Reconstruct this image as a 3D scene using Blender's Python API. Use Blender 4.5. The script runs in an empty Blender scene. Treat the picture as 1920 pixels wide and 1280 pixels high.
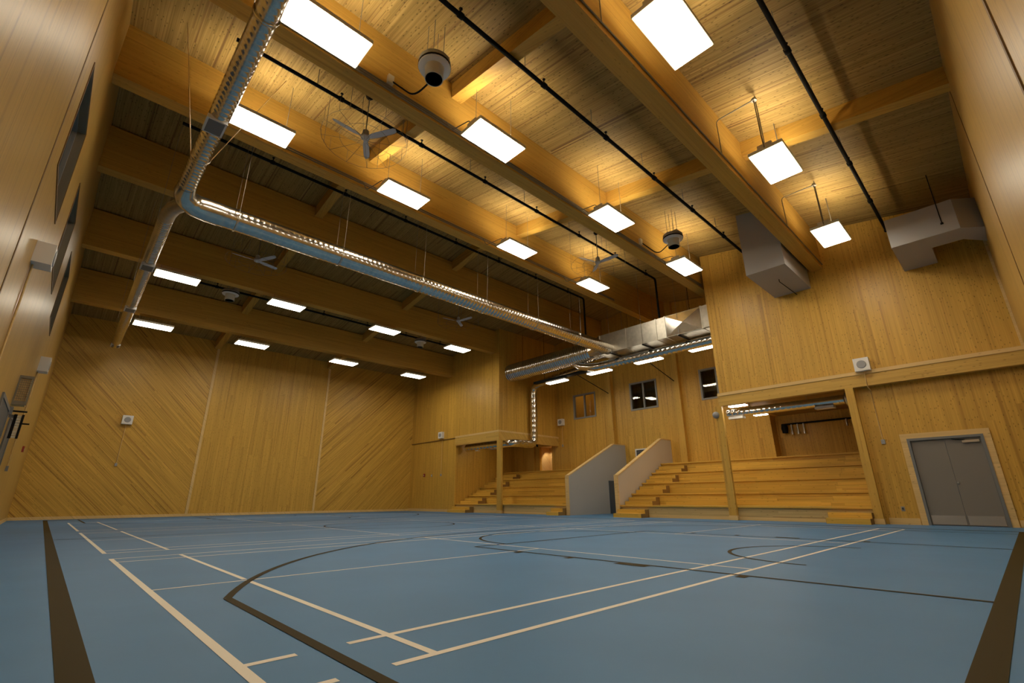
import bpy, math, random
from mathutils import Vector, Matrix
random.seed(7)
SC = bpy.context.scene
COL = SC.collection
PI = math.pi

# ------------------------------------------------------------------ camera
YAW, PITCH, ROLL, EYE, FPX = .7611, .3216, -.0051, .711, 880.5
_c, _s = math.cos(YAW), math.sin(YAW)
fw = Vector((_s*math.cos(PITCH), _c*math.cos(PITCH), math.sin(PITCH)))
rt = Vector((_c, -_s, 0)); up = rt.cross(fw)
rt, up = rt*math.cos(ROLL)+up*math.sin(ROLL), up*math.cos(ROLL)-rt*math.sin(ROLL)
cd = bpy.data.cameras.new('camera'); cam = bpy.data.objects.new('camera', cd); COL.objects.link(cam)
cd.sensor_width = 36; cd.lens = FPX/1920*36; cd.clip_start = .05; cd.clip_end = 200
cam.matrix_world = Matrix(((rt.x, up.x, -fw.x, 0), (rt.y, up.y, -fw.y, 0), (rt.z, up.z, -fw.z, EYE), (0, 0, 0, 1)))
SC.camera = cam

# ------------------------------------------------------------------ world, exposure, light levels
w = bpy.data.worlds.new('world'); SC.world = w; w.use_nodes = True
w.node_tree.nodes['Background'].inputs[0].default_value = (.03, .06, .10, 1)
w.node_tree.nodes['Background'].inputs[1].default_value = .35
vs = SC.view_settings
vs.view_transform = 'Standard'; vs.look = 'None'; vs.gamma = 1; vs.use_curve_mapping = False; vs.exposure = 0.0
SC.cycles.use_denoising = True
SC.cycles.max_bounces = 8; SC.cycles.diffuse_bounces = 5; SC.cycles.glossy_bounces = 4
SC.cycles.sample_clamp_indirect = 6
LAMP = (1.0, .90, .72)        # warm white of the ceiling lamps
LAMP_DOWN, LAMP_UP, LAMP_REC = 26.0, 100.0, 24.0

# ------------------------------------------------------------------ room measures (metres)
XL, XW, XB, YN, YF = -.79, 16.37, 21.0, -.704, 26.5
ZE, SL = 8.28, .162
def roof(y): return ZE+SL*min(y-YN, YF-y)
YR = (YN+YF)/2
BEAM_Y = [2.907, 6.79, 10.68, 14.57, 18.46, 22.34]
BEAM_D, BEAM_W = 1.32, .34

# ------------------------------------------------------------------ materials
def new_mat(name):
    m = bpy.data.materials.new(name); m.use_nodes = True
    return m, m.node_tree.nodes, m.node_tree.links, m.node_tree.nodes['Principled BSDF']
def plain(name, col, rough=.5, metal=0, spec=.5, noise=.0, scale=6):
    m, N, L, b = new_mat(name)
    b.inputs['Base Color'].default_value = (*col, 1); b.inputs['Roughness'].default_value = rough
    b.inputs['Metallic'].default_value = metal; b.inputs['Specular IOR Level'].default_value = spec
    if noise:
        t = N.new('ShaderNodeTexNoise'); t.inputs['Scale'].default_value = scale; t.inputs['Detail'].default_value = 4
        g = N.new('ShaderNodeNewGeometry'); L.new(g.outputs['Position'], t.inputs['Vector'])
        r = N.new('ShaderNodeMapRange'); r.inputs[1].default_value = .3; r.inputs[2].default_value = .7
        r.inputs[3].default_value = 1-noise; r.inputs[4].default_value = 1+noise
        L.new(t.outputs['Fac'], r.inputs[0])
        mx = N.new('ShaderNodeVectorMath'); mx.operation = 'SCALE'; mx.inputs[0].default_value = col
        L.new(r.outputs[0], mx.inputs['Scale']); L.new(mx.outputs[0], b.inputs['Base Color'])
    return m
def emis(name, col, st):
    m, N, L, b = new_mat(name)
    b.inputs['Base Color'].default_value = (.8, .8, .8, 1)
    b.inputs['Emission Color'].default_value = (*col, 1); b.inputs['Emission Strength'].default_value = st
    return m
def wood(name, U, V, col, width=.14, length=3.2, var=.16, streak=.35, knots=.5, groove=.35, rough=.42, spec=.35, kn=(11., 4.5, .80)):
    """boards: U runs across them, V along them (world axes)"""
    m, N, L, b = new_mat(name)
    def mth(op, a, c=None, d=None):
        n = N.new('ShaderNodeMath'); n.operation = op
        for i, x in enumerate((a, c, d)):
            if x is None: continue
            if isinstance(x, (int, float)): n.inputs[i].default_value = x
            else: L.new(x, n.inputs[i])
        return n.outputs[0]
    g = N.new('ShaderNodeNewGeometry')
    def dot(vec):
        n = N.new('ShaderNodeVectorMath'); n.operation = 'DOT_PRODUCT'; L.new(g.outputs['Position'], n.inputs[0]); n.inputs[1].default_value = vec
        return n.outputs['Value']
    u, v = dot(U), dot(V)
    uw = mth('DIVIDE', u, width); bid = mth('FLOOR', uw); fr = mth('FRACT', uw)
    wn0 = N.new('ShaderNodeTexWhiteNoise'); wn0.noise_dimensions = '1D'; L.new(bid, wn0.inputs['W'])
    vo = mth('MULTIPLY_ADD', wn0.outputs['Value'], length, v); rid = mth('FLOOR', mth('DIVIDE', vo, length))
    cmb = N.new('ShaderNodeCombineXYZ'); L.new(bid, cmb.inputs[0]); L.new(rid, cmb.inputs[1])
    wn = N.new('ShaderNodeTexWhiteNoise'); wn.noise_dimensions = '3D'; L.new(cmb.outputs[0], wn.inputs['Vector'])
    def noise(su, sv, detail=3, off=0.):
        c = N.new('ShaderNodeCombineXYZ'); L.new(mth('MULTIPLY', u, su), c.inputs[0]); L.new(mth('MULTIPLY', v, sv), c.inputs[1])
        L.new(mth('MULTIPLY_ADD', wn.outputs['Value'], 9., off), c.inputs[2])
        t = N.new('ShaderNodeTexNoise'); t.inputs['Scale'].default_value = 1; t.inputs['Detail'].default_value = detail
        L.new(c.outputs[0], t.inputs['Vector']); return t.outputs['Fac']
    def mr(x, a, c, d, e):
        n = N.new('ShaderNodeMapRange'); L.new(x, n.inputs[0])
        for i, q in enumerate((a, c, d, e)): n.inputs[i+1].default_value = q
        return n.outputs[0]
    f1 = mr(noise(34, .5), .30, .70, 1-.55*streak, 1+.35*streak)          # fine grain
    f2 = mr(noise(13, .11, 3, 3.), .56, .70, 1, 1-.9*streak)             # dark heartwood streaks
    f3 = mr(wn.outputs['Value'], 0, 1, 1-var, 1+var)                     # board to board
    val = mth('MULTIPLY', mth('MULTIPLY', f1, f2), f3)
    if groove:
        edge = mth('MINIMUM', fr, mth('SUBTRACT', 1., fr))
        val = mth('MULTIPLY', val, mr(edge, 0, .045, 1-groove, 1))
    if knots:
        c = N.new('ShaderNodeCombineXYZ'); L.new(mth('MULTIPLY_ADD', wn.outputs['Value'], 7., mth('MULTIPLY', u, kn[0])), c.inputs[0]); L.new(mth('MULTIPLY_ADD', wn.outputs['Value'], 5., mth('MULTIPLY', v, kn[1])), c.inputs[1])
        vr = N.new('ShaderNodeTexVoronoi'); vr.inputs['Scale'].default_value = 1; vr.voronoi_dimensions = '2D'; L.new(c.outputs[0], vr.inputs['Vector'])
        k = mr(vr.outputs['Distance'], .04, .17, 1-knots, 1)
        cx = N.new('ShaderNodeSeparateXYZ'); L.new(vr.outputs['Color'], cx.inputs[0])
        val = mth('MULTIPLY', val, mth('MAXIMUM', k, mth('LESS_THAN', cx.outputs[0], kn[2])))
    pw = mth('POWER', val, 1.25)
    cb = N.new('ShaderNodeCombineXYZ')
    L.new(mth('MULTIPLY', val, col[0]), cb.inputs[0]); L.new(mth('MULTIPLY', mth('MULTIPLY', val, mth('POWER', f2, .25)), col[1]), cb.inputs[1])
    L.new(mth('MULTIPLY', pw, col[2]), cb.inputs[2])
    L.new(cb.outputs[0], b.inputs['Base Color'])
    b.inputs['Roughness'].default_value = rough; b.inputs['Specular IOR Level'].default_value = spec
    return m
R2 = .7071
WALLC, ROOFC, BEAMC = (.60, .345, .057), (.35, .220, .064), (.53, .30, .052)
M = dict(
    wall=wood('vertical_boards', (1, 1, 0), (0, 0, 1), WALLC, .13, 3.3, .055, .26, .6, .03, kn=(15., 6., .55)),
    wallgloss=wood('plywood_panels', (1, 1, 0), (0, 0, 1), (.46, .275, .064), .42, 9., .03, .26, .25, .0, .36, .4),
    diag_l=wood('diagonal_boards_falling', (R2, 0, R2), (-R2, 0, R2), WALLC, .10, 4.6, .06, .50, .4, .13),
    diag_r=wood('diagonal_boards_rising', (R2, 0, -R2), (R2, 0, R2), WALLC, .10, 4.6, .06, .50, .4, .13),
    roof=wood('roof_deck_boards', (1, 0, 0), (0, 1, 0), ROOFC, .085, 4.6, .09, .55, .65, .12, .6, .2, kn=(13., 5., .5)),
    beam=wood('glulam', (0, 1, 1), (1, 0, 0), BEAMC, .045, 2.6, .05, .2, .3, .05, .5, .3),
    beam_y=wood('glulam_lengthways', (1, 0, 1), (0, 1, 0), BEAMC, .045, 2.6, .05, .2, .3, .05, .5, .3),
    ledge=wood('ledge_glulam', (1, 0, 1), (0, 1, 0), (.60, .37, .085), .09, 2.6, .06, .2, .4, .06, .5, .3),
    post=wood('post_glulam', (1, 1, 0), (0, 0, 1), (.58, .345, .065), .06, 3., .05, .22, .4, .05, .5, .3),
    bench_greyer=wood('greyer_riser_boards', (1, 0, 1), (0, 1, 0), (.56, .40, .17), .11, 2.6, .09, .3, .35, .10, .5, .3),  # greyer, less saturated boards for the lowest tier
    endgrain=plain('sawn_end_grain', (.26, .15, .045), .7, 0, .2),
    bench=wood('bleacher_boards', (1, 0, 1), (0, 1, 0), (.66, .40, .065), .11, 2.6, .09, .3, .35, .10, .42, .4),
    trim=wood('pale_pine_trim', (1, 0, 1), (1, 1, 1), (.70, .48, .20), .3, 3., .05, .15, .4, .0, .5, .3),
    darktrim=plain('dark_joint_wood', (.16, .085, .02), .6),
    floor=plain('blue_sports_floor', (.066, .198, .39), .46, 0, .3, .05, 1.2),
    white_line=plain('white_floor_paint', (.80, .74, .62), .5),
    black_line=plain('black_floor_paint', (.042, .030, .006), .65, 0, .12),
    metal=plain('galvanised_sheet', (.66, .62, .55), .20, 1, .5, .10, 9),
    metaldull=plain('dull_galvanised', (.50, .47, .40), .42, 1, .5, .10, 7),
    steel=plain('brushed_steel', (.60, .57, .52), .32, 1),
    rod=plain('zinc_rod', (.26, .23, .18), .45, .6),
    conduit=plain('grey_conduit', (.22, .19, .14), .5, .4),
    black=plain('black_paint', (.006, .006, .006), .6, 0, .15),
    duct_paint=plain('stone_grey_paint', (.36, .345, .33), .55),
    grey_wall=plain('grey_wall_paint', (.40, .39, .37), .6),
    grey_wall_lit=plain('grey_wall_paint_lit', (.52, .47, .40), .6),  # same grey wall paint, with warm lighting put into its colour
    door=plain('grey_door_paint', (.20, .18, .155), .45),
    doorframe=plain('blue_grey_frame_paint', (.17, .175, .175), .45),
    darkdoor=plain('slate_door_paint', (.07, .085, .10), .5),
    white=plain('white_plastic', (.74, .72, .68), .45),
    cream=plain('cream_enamel', (.62, .56, .42), .4),
    greyplastic=plain('grey_plastic', (.30, .30, .30), .5),
    fan=plain('fan_white_enamel', (.60, .61, .65), .4),
    dark=plain('dark_grille', (.03, .03, .032), .5),
    grille=plain('grey_grille', (.17, .165, .16), .5),
    glass=plain('dark_window_glass', (.012, .035, .06), .04, 0, .8),
    winframe=plain('grey_window_frame', (.23, .22, .20), .45),
    jamb=plain('window_reveal_boards', (.20, .16, .10), .6),
    lamp=emis('lamp_diffuser', LAMP, LAMP_DOWN), lampup=emis('lamp_uplight', LAMP, LAMP_UP), lamprec=emis('strip_lamp', LAMP, LAMP_REC),
    red=plain('red_plastic', (.30, .03, .02), .4),
    clear=None)
def glassy():
    m, N, L, b = new_mat('clear_pane')
    b.inputs['Base Color'].default_value = (.85, .88, .88, 1); b.inputs['Roughness'].default_value = .01
    b.inputs['Transmission Weight'].default_value = 1.0; b.inputs['IOR'].default_value = 1.5
    return m
M['clear'] = glassy()

# ------------------------------------------------------------------ mesh helpers
class MB:
    def __init__(s): s.v = []; s.f = []; s.sm = []
    def add(s, vs, fs, smooth=False):
        o = len(s.v); s.v += [tuple(p) for p in vs]
        for f in fs: s.f.append(tuple(i+o for i in f)); s.sm.append(smooth)
        return s
    def box(s, x0, y0, z0, x1, y1, z1):
        x0, x1 = sorted((x0, x1)); y0, y1 = sorted((y0, y1)); z0, z1 = sorted((z0, z1))
        return s.add([(x0, y0, z0), (x1, y0, z0), (x1, y1, z0), (x0, y1, z0), (x0, y0, z1), (x1, y0, z1), (x1, y1, z1), (x0, y1, z1)],
                     [(0, 3, 2, 1), (4, 5, 6, 7), (0, 1, 5, 4), (1, 2, 6, 5), (2, 3, 7, 6), (3, 0, 4, 7)])
    def hexa(s, p): return s.add(p, [(0, 3, 2, 1), (4, 5, 6, 7), (0, 1, 5, 4), (1, 2, 6, 5), (2, 3, 7, 6), (3, 0, 4, 7)])
    def quad(s, a, b, c, d): return s.add([a, b, c, d], [(0, 1, 2, 3)])
    def prism(s, poly, axis, a, b):
        """poly of (p,q) in the two axes left over, extruded along axis from a to b"""
        def P(t, p, q): return {0: (t, p, q), 1: (p, t, q), 2: (p, q, t)}[axis]
        n = len(poly); vs = [P(a, *q) for q in poly]+[P(b, *q) for q in poly]
        return s.add(vs, [tuple(range(n))[::-1], tuple(range(n, 2*n))]+[(i, (i+1) % n, n+(i+1) % n, n+i) for i in range(n)])
    def ring_tube(s, rings, n=20, caps=True):
        """rings: list of (centre, tangent, radius)"""
        vs = []; prev = None
        for c, t, r in rings:
            t = Vector(t).normalized()
            if prev is None: prev = t.orthogonal().normalized()
            a = (prev-t*prev.dot(t)).normalized(); prev = a; b = t.cross(a)
            vs += [Vector(c)+(a*math.cos(2*PI*k/n)+b*math.sin(2*PI*k/n))*r for k in range(n)]
        fs = [(i*n+k, i*n+(k+1) % n, (i+1)*n+(k+1) % n, (i+1)*n+k) for i in range(len(rings)-1) for k in range(n)]
        s.add(vs, fs, True)
        if caps:
            m = len(rings)-1
            s.add(vs[:n], [tuple(range(n))[::-1]]); s.add(vs[m*n:], [tuple(range(n))])
        return s
    def tube(s, pts, r, n=8, caps=True):
        pts = [Vector(p) for p in pts]; rr = []
        for i, p in enumerate(pts):
            a = pts[max(i-1, 0)]; b = pts[min(i+1, len(pts)-1)]
            if 0 < i < len(pts)-1: t = (p-a).normalized()+(b-p).normalized()
            else: t = b-a
            rr.append((p, t, r))
        return s.ring_tube(rr, n, caps)
    def lathe(s, c, prof, n=28, axis=(0, 0, 1)):
        """prof: (radius, height along axis) from start to end"""
        ax = Vector(axis); return s.ring_tube([(Vector(c)+ax*h, ax, max(r, .0005)) for r, h in prof], n, True)
    def build(s, name, mat, parent=None, smooth_deg=None):
        me = bpy.data.meshes.new(name)
        off = Vector(parent.location) if parent else Vector((0, 0, 0))
        if parent and parent.parent: off = off+parent.parent.location
        me.from_pydata([tuple(Vector(p)-off) for p in s.v], [], s.f); me.update()
        for p, q in zip(me.polygons, s.sm): p.use_smooth = q
        me.materials.append(M[mat] if isinstance(mat, str) else mat)
        o = bpy.data.objects.new(name, me); COL.objects.link(o)
        if parent: o.parent = parent
        return o
def rods(name, mat, parent, runs, r, n=6):
    for p in runs: MB().tube(p, r, n).build(name, mat, parent)
def bend(pts, rad, n=6):
    """round the corners of a polyline"""
    pts = [Vector(p) for p in pts]; out = [pts[0]]
    for a, b, c in zip(pts, pts[1:], pts[2:]):
        r = min(rad, (b-a).length*.49, (c-b).length*.49)
        p0 = b+(a-b).normalized()*r; p1 = b+(c-b).normalized()*r
        for i in range(n+1):
            t = i/n; out.append(p0*(1-t)**2+b*2*t*(1-t)+p1*t*t)
    out.append(pts[-1]); return out
def spiral(path, r, pitch=.10, rib=.010, n=24):
    """a ribbed duct along a polyline"""
    P = [Vector(p) for p in path]; rr = []
    for a, b in zip(P, P[1:]):
        L = (b-a).length; t = (b-a)/L; k = max(1, int(L/pitch)) if L > .3 else 1
        for i in range(k):
            q = a+(b-a)*(i/k)
            if k == 1: rr.append((q, t, r)); continue
            rr.append((q, t, r)); d = L/k
            rr.append((q+t*d*.78, t, r)); rr.append((q+t*d*.86, t, r+rib)); rr.append((q+t*d*.94, t, r+rib))
    rr.append((P[-1], P[-1]-P[-2], r)); return rr
def tag(o, label=None, cat=None, group=None, kind=None):
    if label: o['label'] = label
    if cat: o['category'] = cat
    if group: o['group'] = group
    if kind: o['kind'] = kind
    return o
def thing(name, label, cat, loc=(0, 0, 0), group=None):
    o = bpy.data.objects.new(name, None); COL.objects.link(o); o.location = loc
    return tag(o, label, cat, group)
def copy_tree(o, parent=None):
    c = o.copy(); COL.objects.link(c)
    if parent: c.parent = parent
    for ch in [x for x in bpy.data.objects if x.parent == o]: copy_tree(ch, c)
    return c
def struct(name, mb, mat, parent=None):
    o = mb.build(name, mat, parent)
    if not parent: o['kind'] = 'structure'
    return o
def wall_grid(mb, axis, t0, t1, us, zs, holes):
    """a slab normal to axis (0: x, 1: y) between t0 and t1, tiled over us x zs cuts without the holes (u0,z0,u1,z1)"""
    us = sorted(set(us+[h[0] for h in holes]+[h[2] for h in holes])); zs = sorted(set(zs+[h[1] for h in holes]+[h[3] for h in holes]))
    for a, b in zip(us, us[1:]):
        run = None
        for c, d in zip(zs, zs[1:]):
            hit = any(h[0] < (a+b)/2 < h[2] and h[1] < (c+d)/2 < h[3] for h in holes)
            if not hit: run = (run[0] if run else c, d)
            if hit or d == zs[-1]:
                if run:
                    if axis == 0: mb.box(t0, a, run[0], t1, b, run[1])
                    else: mb.box(a, t0, run[0], b, t1, run[1])
                run = None
    return mb

# ================================================================== THE SETTING
fl = struct('floor', MB().box(XL-.2, YN-.2, -.15, XB+.8, YF+.2, 0), 'floor')
# court markings, painted parts of the floor
wl_, bl_ = MB(), MB()
ZWL, ZBL = .0015, .0030
NL = [0]
def line(mb, x0, y0, x1, y1, wd, z):
    NL[0] += 1; z += .00002*(NL[0] % 40)
    d = Vector((x1-x0, y1-y0, 0)).normalized(); n = Vector((-d.y, d.x, 0))*wd/2
    a, b = Vector((x0, y0, z)), Vector((x1, y1, z)); mb.quad(a-n, b-n, b+n, a+n)
def arc(mb, cx, cy, r, a0, a1, wd, z, n=64):
    for i in range(n):
        t0, t1 = a0+(a1-a0)*i/n, a0+(a1-a0)*(i+1)/n
        mb.quad(*[(cx+q*math.cos(t), cy+q*math.sin(t), z) for q, t in ((r-wd/2, t0), (r+wd/2, t0), (r+wd/2, t1), (r-wd/2, t1))])
BX0, BX1, NETX = .80, 14.18, 7.49
X3 = 1.18; XC = 7.45
def hl(x0, x1, y, gaps=()):
    """a white line along x, broken where black lines cross it"""
    cuts = [x0]
    for g0, g1 in gaps: cuts += [g0, g1]
    cuts.append(x1)
    for a, b in zip(cuts[::2], cuts[1::2]): line(wl_, a, y, b, y, .045, ZWL)
for k, y0 in enumerate((2.16, 9.12, 16.05)):
    y1 = y0+6.08
    gp = [(1.05, 1.31)] if k == 0 else []
    for y in (y0, y0+.46, y1-.46, y1): hl(BX0, BX1, y, gp if y < 4 else [])
    for x in (BX0, BX1): line(wl_, x, y0-.02, x, y1+.02, .05, ZWL)
    if k == 0:
        line(wl_, BX0+.74, y0, BX0+.74, 5.13, .045, ZWL); line(wl_, BX0+.74, 5.27, BX0+.74, y1, .045, ZWL)
    else: line(wl_, BX0+.74, y0, BX0+.74, y1, .045, ZWL)
    line(wl_, BX1-.74, y0, BX1-.74, y1, .045, ZWL)
    for x in (NETX-2.0, NETX+2.0): line(wl_, x, y0, x, y1, .04, ZWL)
    ym = (y0+y1)/2
    line(wl_, BX0, ym, NETX-2.0, ym, .035, ZWL); line(wl_, NETX+2.0, ym, BX1, ym, .035, ZWL)
# basketball court in black
SX0, SX1, BY0, BY1 = .26, 14.64, .30, 25.5
for x in (SX0, SX1): line(bl_, x, BY0-.06, x, BY1+.06, .12, ZBL)
for y in (BY0, BY1): line(bl_, SX0, y, SX1, y, .12, ZBL+.0006)
line(bl_, SX0, (BY0+BY1)/2, SX1, (BY0+BY1)/2, .05, ZBL)
arc(bl_, XC, (BY0+BY1)/2, 1.8, 0, 2*PI, .05, ZBL+.0003)
for yb, sg in ((BY0, 1), (BY1, -1)):
    hoop = yb+sg*1.575
    for sx in (-1, 1):
        line(bl_, XC+sx*2.45, yb, XC+sx*2.45, yb+sg*5.8, .05, ZBL)
        line(bl_, XC+sx*6.27, yb, XC+sx*6.27, hoop+sg*2.50, .06, ZBL)
        for d in (1.75, 2.95, 3.85, 4.75):
            wd = .40 if d == 2.95 else .09
            line(bl_, XC+sx*2.54, yb+sg*(d-wd/2), XC+sx*2.54, yb+sg*(d+wd/2), .12, ZBL)
    line(bl_, XC-2.45, yb+sg*5.8, XC+2.45, yb+sg*5.8, .05, ZBL)
    arc(bl_, XC, yb+sg*5.8, 1.8, 0 if sg > 0 else PI, PI if sg > 0 else 2*PI, .05, ZBL+.0003)
    arc(bl_, XC, hoop, 1.25, 0 if sg > 0 else PI, PI if sg > 0 else 2*PI, .05, ZBL)
    a = math.asin(2.50/6.75)
    arc(bl_, XC, hoop, 6.75, sg*a, sg*(PI-a), .06, ZBL)
wl_.build('white_court_line', 'white_line', fl); bl_.build('black_court_line', 'black_line', fl)

# roof deck: two slopes meeting at the ridge
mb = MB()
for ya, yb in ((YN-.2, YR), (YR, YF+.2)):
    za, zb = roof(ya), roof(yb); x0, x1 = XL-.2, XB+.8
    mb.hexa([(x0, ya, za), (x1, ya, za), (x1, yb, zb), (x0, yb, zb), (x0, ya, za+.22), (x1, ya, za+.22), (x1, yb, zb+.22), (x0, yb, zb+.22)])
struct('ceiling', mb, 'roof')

# left wall with three high windows
WIN_L = [(7.80, 4.90, 9.66, 6.60), (11.50, 4.90, 13.36, 6.60), (15.20, 4.90, 17.06, 6.60)]
struct('wall_left', wall_grid(MB(), 0, XL-.25, XL, [YN-.2, YF+.2], [-.1, 10.8], WIN_L), 'wallgloss')
for i, (a, z0, b, z1) in enumerate(WIN_L):
    d = .10
    wf = struct('window_%d' % (i+1), MB().box(XL-.25, a, z0, XL-d, a+.05, z1).box(XL-.25, b-.05, z0, XL-d, b, z1).box(XL-.25, a, z0, XL-d, b, z0+.05)
                .box(XL-.25, a, z1-.05, XL-d, b, z1).box(XL-.2, (a+b)/2-.025, z0, XL-d, (a+b)/2+.025, z1), 'winframe')
    MB().box(XL-.17, a+.05, z0+.05, XL-.155, b-.05, z1-.05).build('pane', 'glass', wf)
    MB().box(XL-d, a, z0, XL+.004, a+.012, z1).box(XL-d, b-.012, z0, XL+.004, b, z1).box(XL-d, a, z0, XL+.004, b, z0+.012).box(XL-d, a, z1-.012, XL+.004, b, z1).build('reveal', 'jamb', wf)
    MB().box(XL, a-.035, z0-.03, XL+.012, a, z1+.03).box(XL, b, z0-.03, XL+.012, b+.03, z1+.03).box(XL, a, z0-.035, XL+.012, b, z0).box(XL, a, z1, XL+.012, b, z1+.03).build('casing', 'darktrim', wf)
struct('trim_1', MB().box(XL, 6.97, 0, XL+.006, 7.03, roof(7)), 'darktrim')
struct('trim_2', MB().box(XL, 2.5, 0, XL+.006, 2.55, roof(2.5)), 'darktrim')
struct('baseboard_left', MB().box(XL, YN, 0, XL+.02, YF, .11), 'trim')

# far wall in three fields of boarding
FX = [XL-.2, 4.86, 10.57, XW+.15]
struct('wall_far', MB().box(FX[1], YF, -.1, FX[2], YF+.25, ZE+.1), 'wall')
struct('wall_far_left', MB().box(FX[0], YF, -.1, FX[1], YF+.25, ZE+.1), 'diag_l')
struct('wall_far_right', MB().box(FX[2], YF, -.1, FX[3], YF+.25, ZE+.1), 'diag_r')
for k, x in ((3, 4.86), (4, 10.57)): struct('trim_%d' % k, MB().box(x-.055, YF-.03, 0, x+.055, YF, ZE), 'trim')
struct('baseboard_far', MB().box(XL, YF-.025, 0, XW, YF, .11), 'trim')

# near wall behind the camera, seen at the right edge
struct('wall_near', MB().box(XL-.2, YN-.25, -.1, XB, YN, ZE+.1), 'wallgloss')
struct('trim_5', MB().box(4.92, YN, 0, 4.98, YN+.012, ZE), 'darktrim')
struct('trim_6', MB().box(10.78, YN, 0, 10.82, YN+.008, ZE), 'darktrim')
struct('trim_7', MB().box(XW-.04, YN, 4.1, XW, YN+.05, ZE), 'trim')

# right side: block over the near bleacher end, recess, box over the far end
def gable_wall(x0, x1, ya, yb, z0):
    """wall along y whose top follows the roof"""
    ys = [ya]+([YR] if ya < YR < yb else [])+[yb]
    return MB().prism([(ya, z0), (yb, z0)]+[(y, roof(y)+.02) for y in ys[::-1]], 0, x0, x1)
YK = 6.70                        # left end of the block
struct('wall_right', gable_wall(XW, XW+.16, YN-.1, YK, 4.0), 'wall')
struct('wall_block_side', MB().prism([(XW+.16, 3.9), (XB+.6, 3.9), (XB+.6, roof(YK)), (XW+.16, roof(YK))], 1, YK-.16, YK), 'wall')
struct('trim_8', MB().box(XW-.07, YN, 4.03, XW+.16, YK+.06, 4.13), 'trim')
DO = (.49, -.1, 1.99, 2.17)
XD = XW+.22          # face of the lower wall under the block
struct('wall_right_lower', wall_grid(MB(), 0, XD, XD+.19, [YN-.1, 2.97], [-.1, 3.95], [DO]), 'wall')
struct('wall_block_return', MB().box(XD+.19, 2.81, -.1, XB+.6, 2.97, 3.95), 'wall')
struct('ceiling_block', MB().box(XW+.16, 2.8, 3.90, XB+.6, YK-.16, 3.98), 'roof')
struct('wall_block_back', MB().box(XB+.6, 2.97, 1.9, XB+.8, YK+.16, 4.0), 'wall')
struct('wall_block_jamb', MB().box(XB+.2, YK, 1.9, XB+.6, YK+.16, 4.0), 'wall')
struct('floor_block', MB().box(XB, 2.97, 1.95, XB+.6, YK, 2.15), 'bench')
# recess back wall with windows
YB = 18.20                       # near side of the far box
WIN_B = [(15.38, 4.91, 16.95, 6.30), (11.62, 4.91, 13.18, 6.35), (7.84, 4.91, 9.42, 6.35)]
ALC = (18.72, 2.15, 19.72, 3.60)
struct('wall_back', wall_grid(MB(), 0, XB, XB+.2, [YK, 22.0], [-.1, 10.4], WIN_B+[ALC]), 'wall')
for i, (a, z0, b, z1) in enumerate(WIN_B):
    f = .085; c = (a+b)/2
    wf = struct('window_%d' % (i+4), MB().box(XB-.03, a, z0, XB+.12, a+f, z1).box(XB-.03, b-f, z0, XB+.12, b, z1).box(XB-.03, a+f, z0, XB+.12, b-f, z0+f)
                .box(XB-.03, a+f, z1-f, XB+.12, b-f, z1).box(XB-.01, c-.04, z0+f, XB+.1, c+.04, z1-f), 'winframe')
    MB().box(XB+.04, a+f, z0+f, XB+.055, b-f, z1-f).build('pane', 'clear', wf)
# lit room behind the windows
struct('wall_office', MB().box(XB+2.4, 6.9, 4.0, XB+2.6, 17.6, 7.2).box(XB+.2, 6.8, 4.0, XB+2.6, 6.9, 7.2).box(XB+.2, 17.5, 4.0, XB+2.6, 17.6, 7.2).box(XB+.2, 14.3, 4.0, XB+2.4, 14.4, 7.2), 'wall')
struct('floor_office', MB().box(XB+.2, 6.8, 3.9, XB+2.6, 17.6, 4.0), 'grey_wall')
struct('ceiling_office', MB().box(XB+.2, 6.8, 7.2, XB+2.6, 17.6, 7.3), 'grey_wall')
# box over the far bleacher end
struct('wall_box_front', gable_wall(XW, XW+.16, YB, YF+.1, 3.98), 'wall')
struct('wall_box_side', MB().prism([(XW+.16, 3.98), (XB, 3.98), (XB, roof(YB)), (XW+.16, roof(YB))], 1, YB, YB+.16), 'wall')
struct('ceiling_box', MB().box(XW+.16, YB+.1, 3.80, XB, 21.85, 3.90), 'roof')
struct('wall_far_right_lower', MB().box(XW+.03, 21.85, -.1, XW+.2, YF+.1, 3.98), 'wall')
struct('wall_box_return', MB().box(XW+.2, 21.85, -.1, XB+.1, 22.0, 3.98), 'wall')
struct('trim_9', MB().box(XW-.03, YB-.03, 3.97, XW, 21.9, 4.06).box(XW, YB-.03, 3.97, XB, YB, 4.06), 'trim')
struct('trim_10', MB().box(XW-.012, 21.9, 3.95, XW+.03, YF, 3.99), 'darktrim')
struct('baseboard_right', MB().box(XD-.025, 2.14, 0, XD, 2.79, .16).box(XD-.025, YN, 0, XD, .34, .16).box(XW+.005, 21.9, 0, XW+.03, YF, .14), 'trim')
# lit alcove in the back wall under the box
struct('wall_alcove', MB().box(XB+.9, ALC[0]-.05, 2.1, XB+1.0, ALC[2]+.05, 3.7).box(XB+.2, ALC[0]-.1, 2.1, XB+1, ALC[0], 3.7).box(XB+.2, ALC[2], 2.1, XB+1, ALC[2]+.1, 3.7)
       .box(XB+.2, ALC[0], 3.6, XB+.9, ALC[2], 3.7).box(XB+.2, ALC[0], 2.05, XB+.9, ALC[2], 2.15), 'trim')

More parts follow.
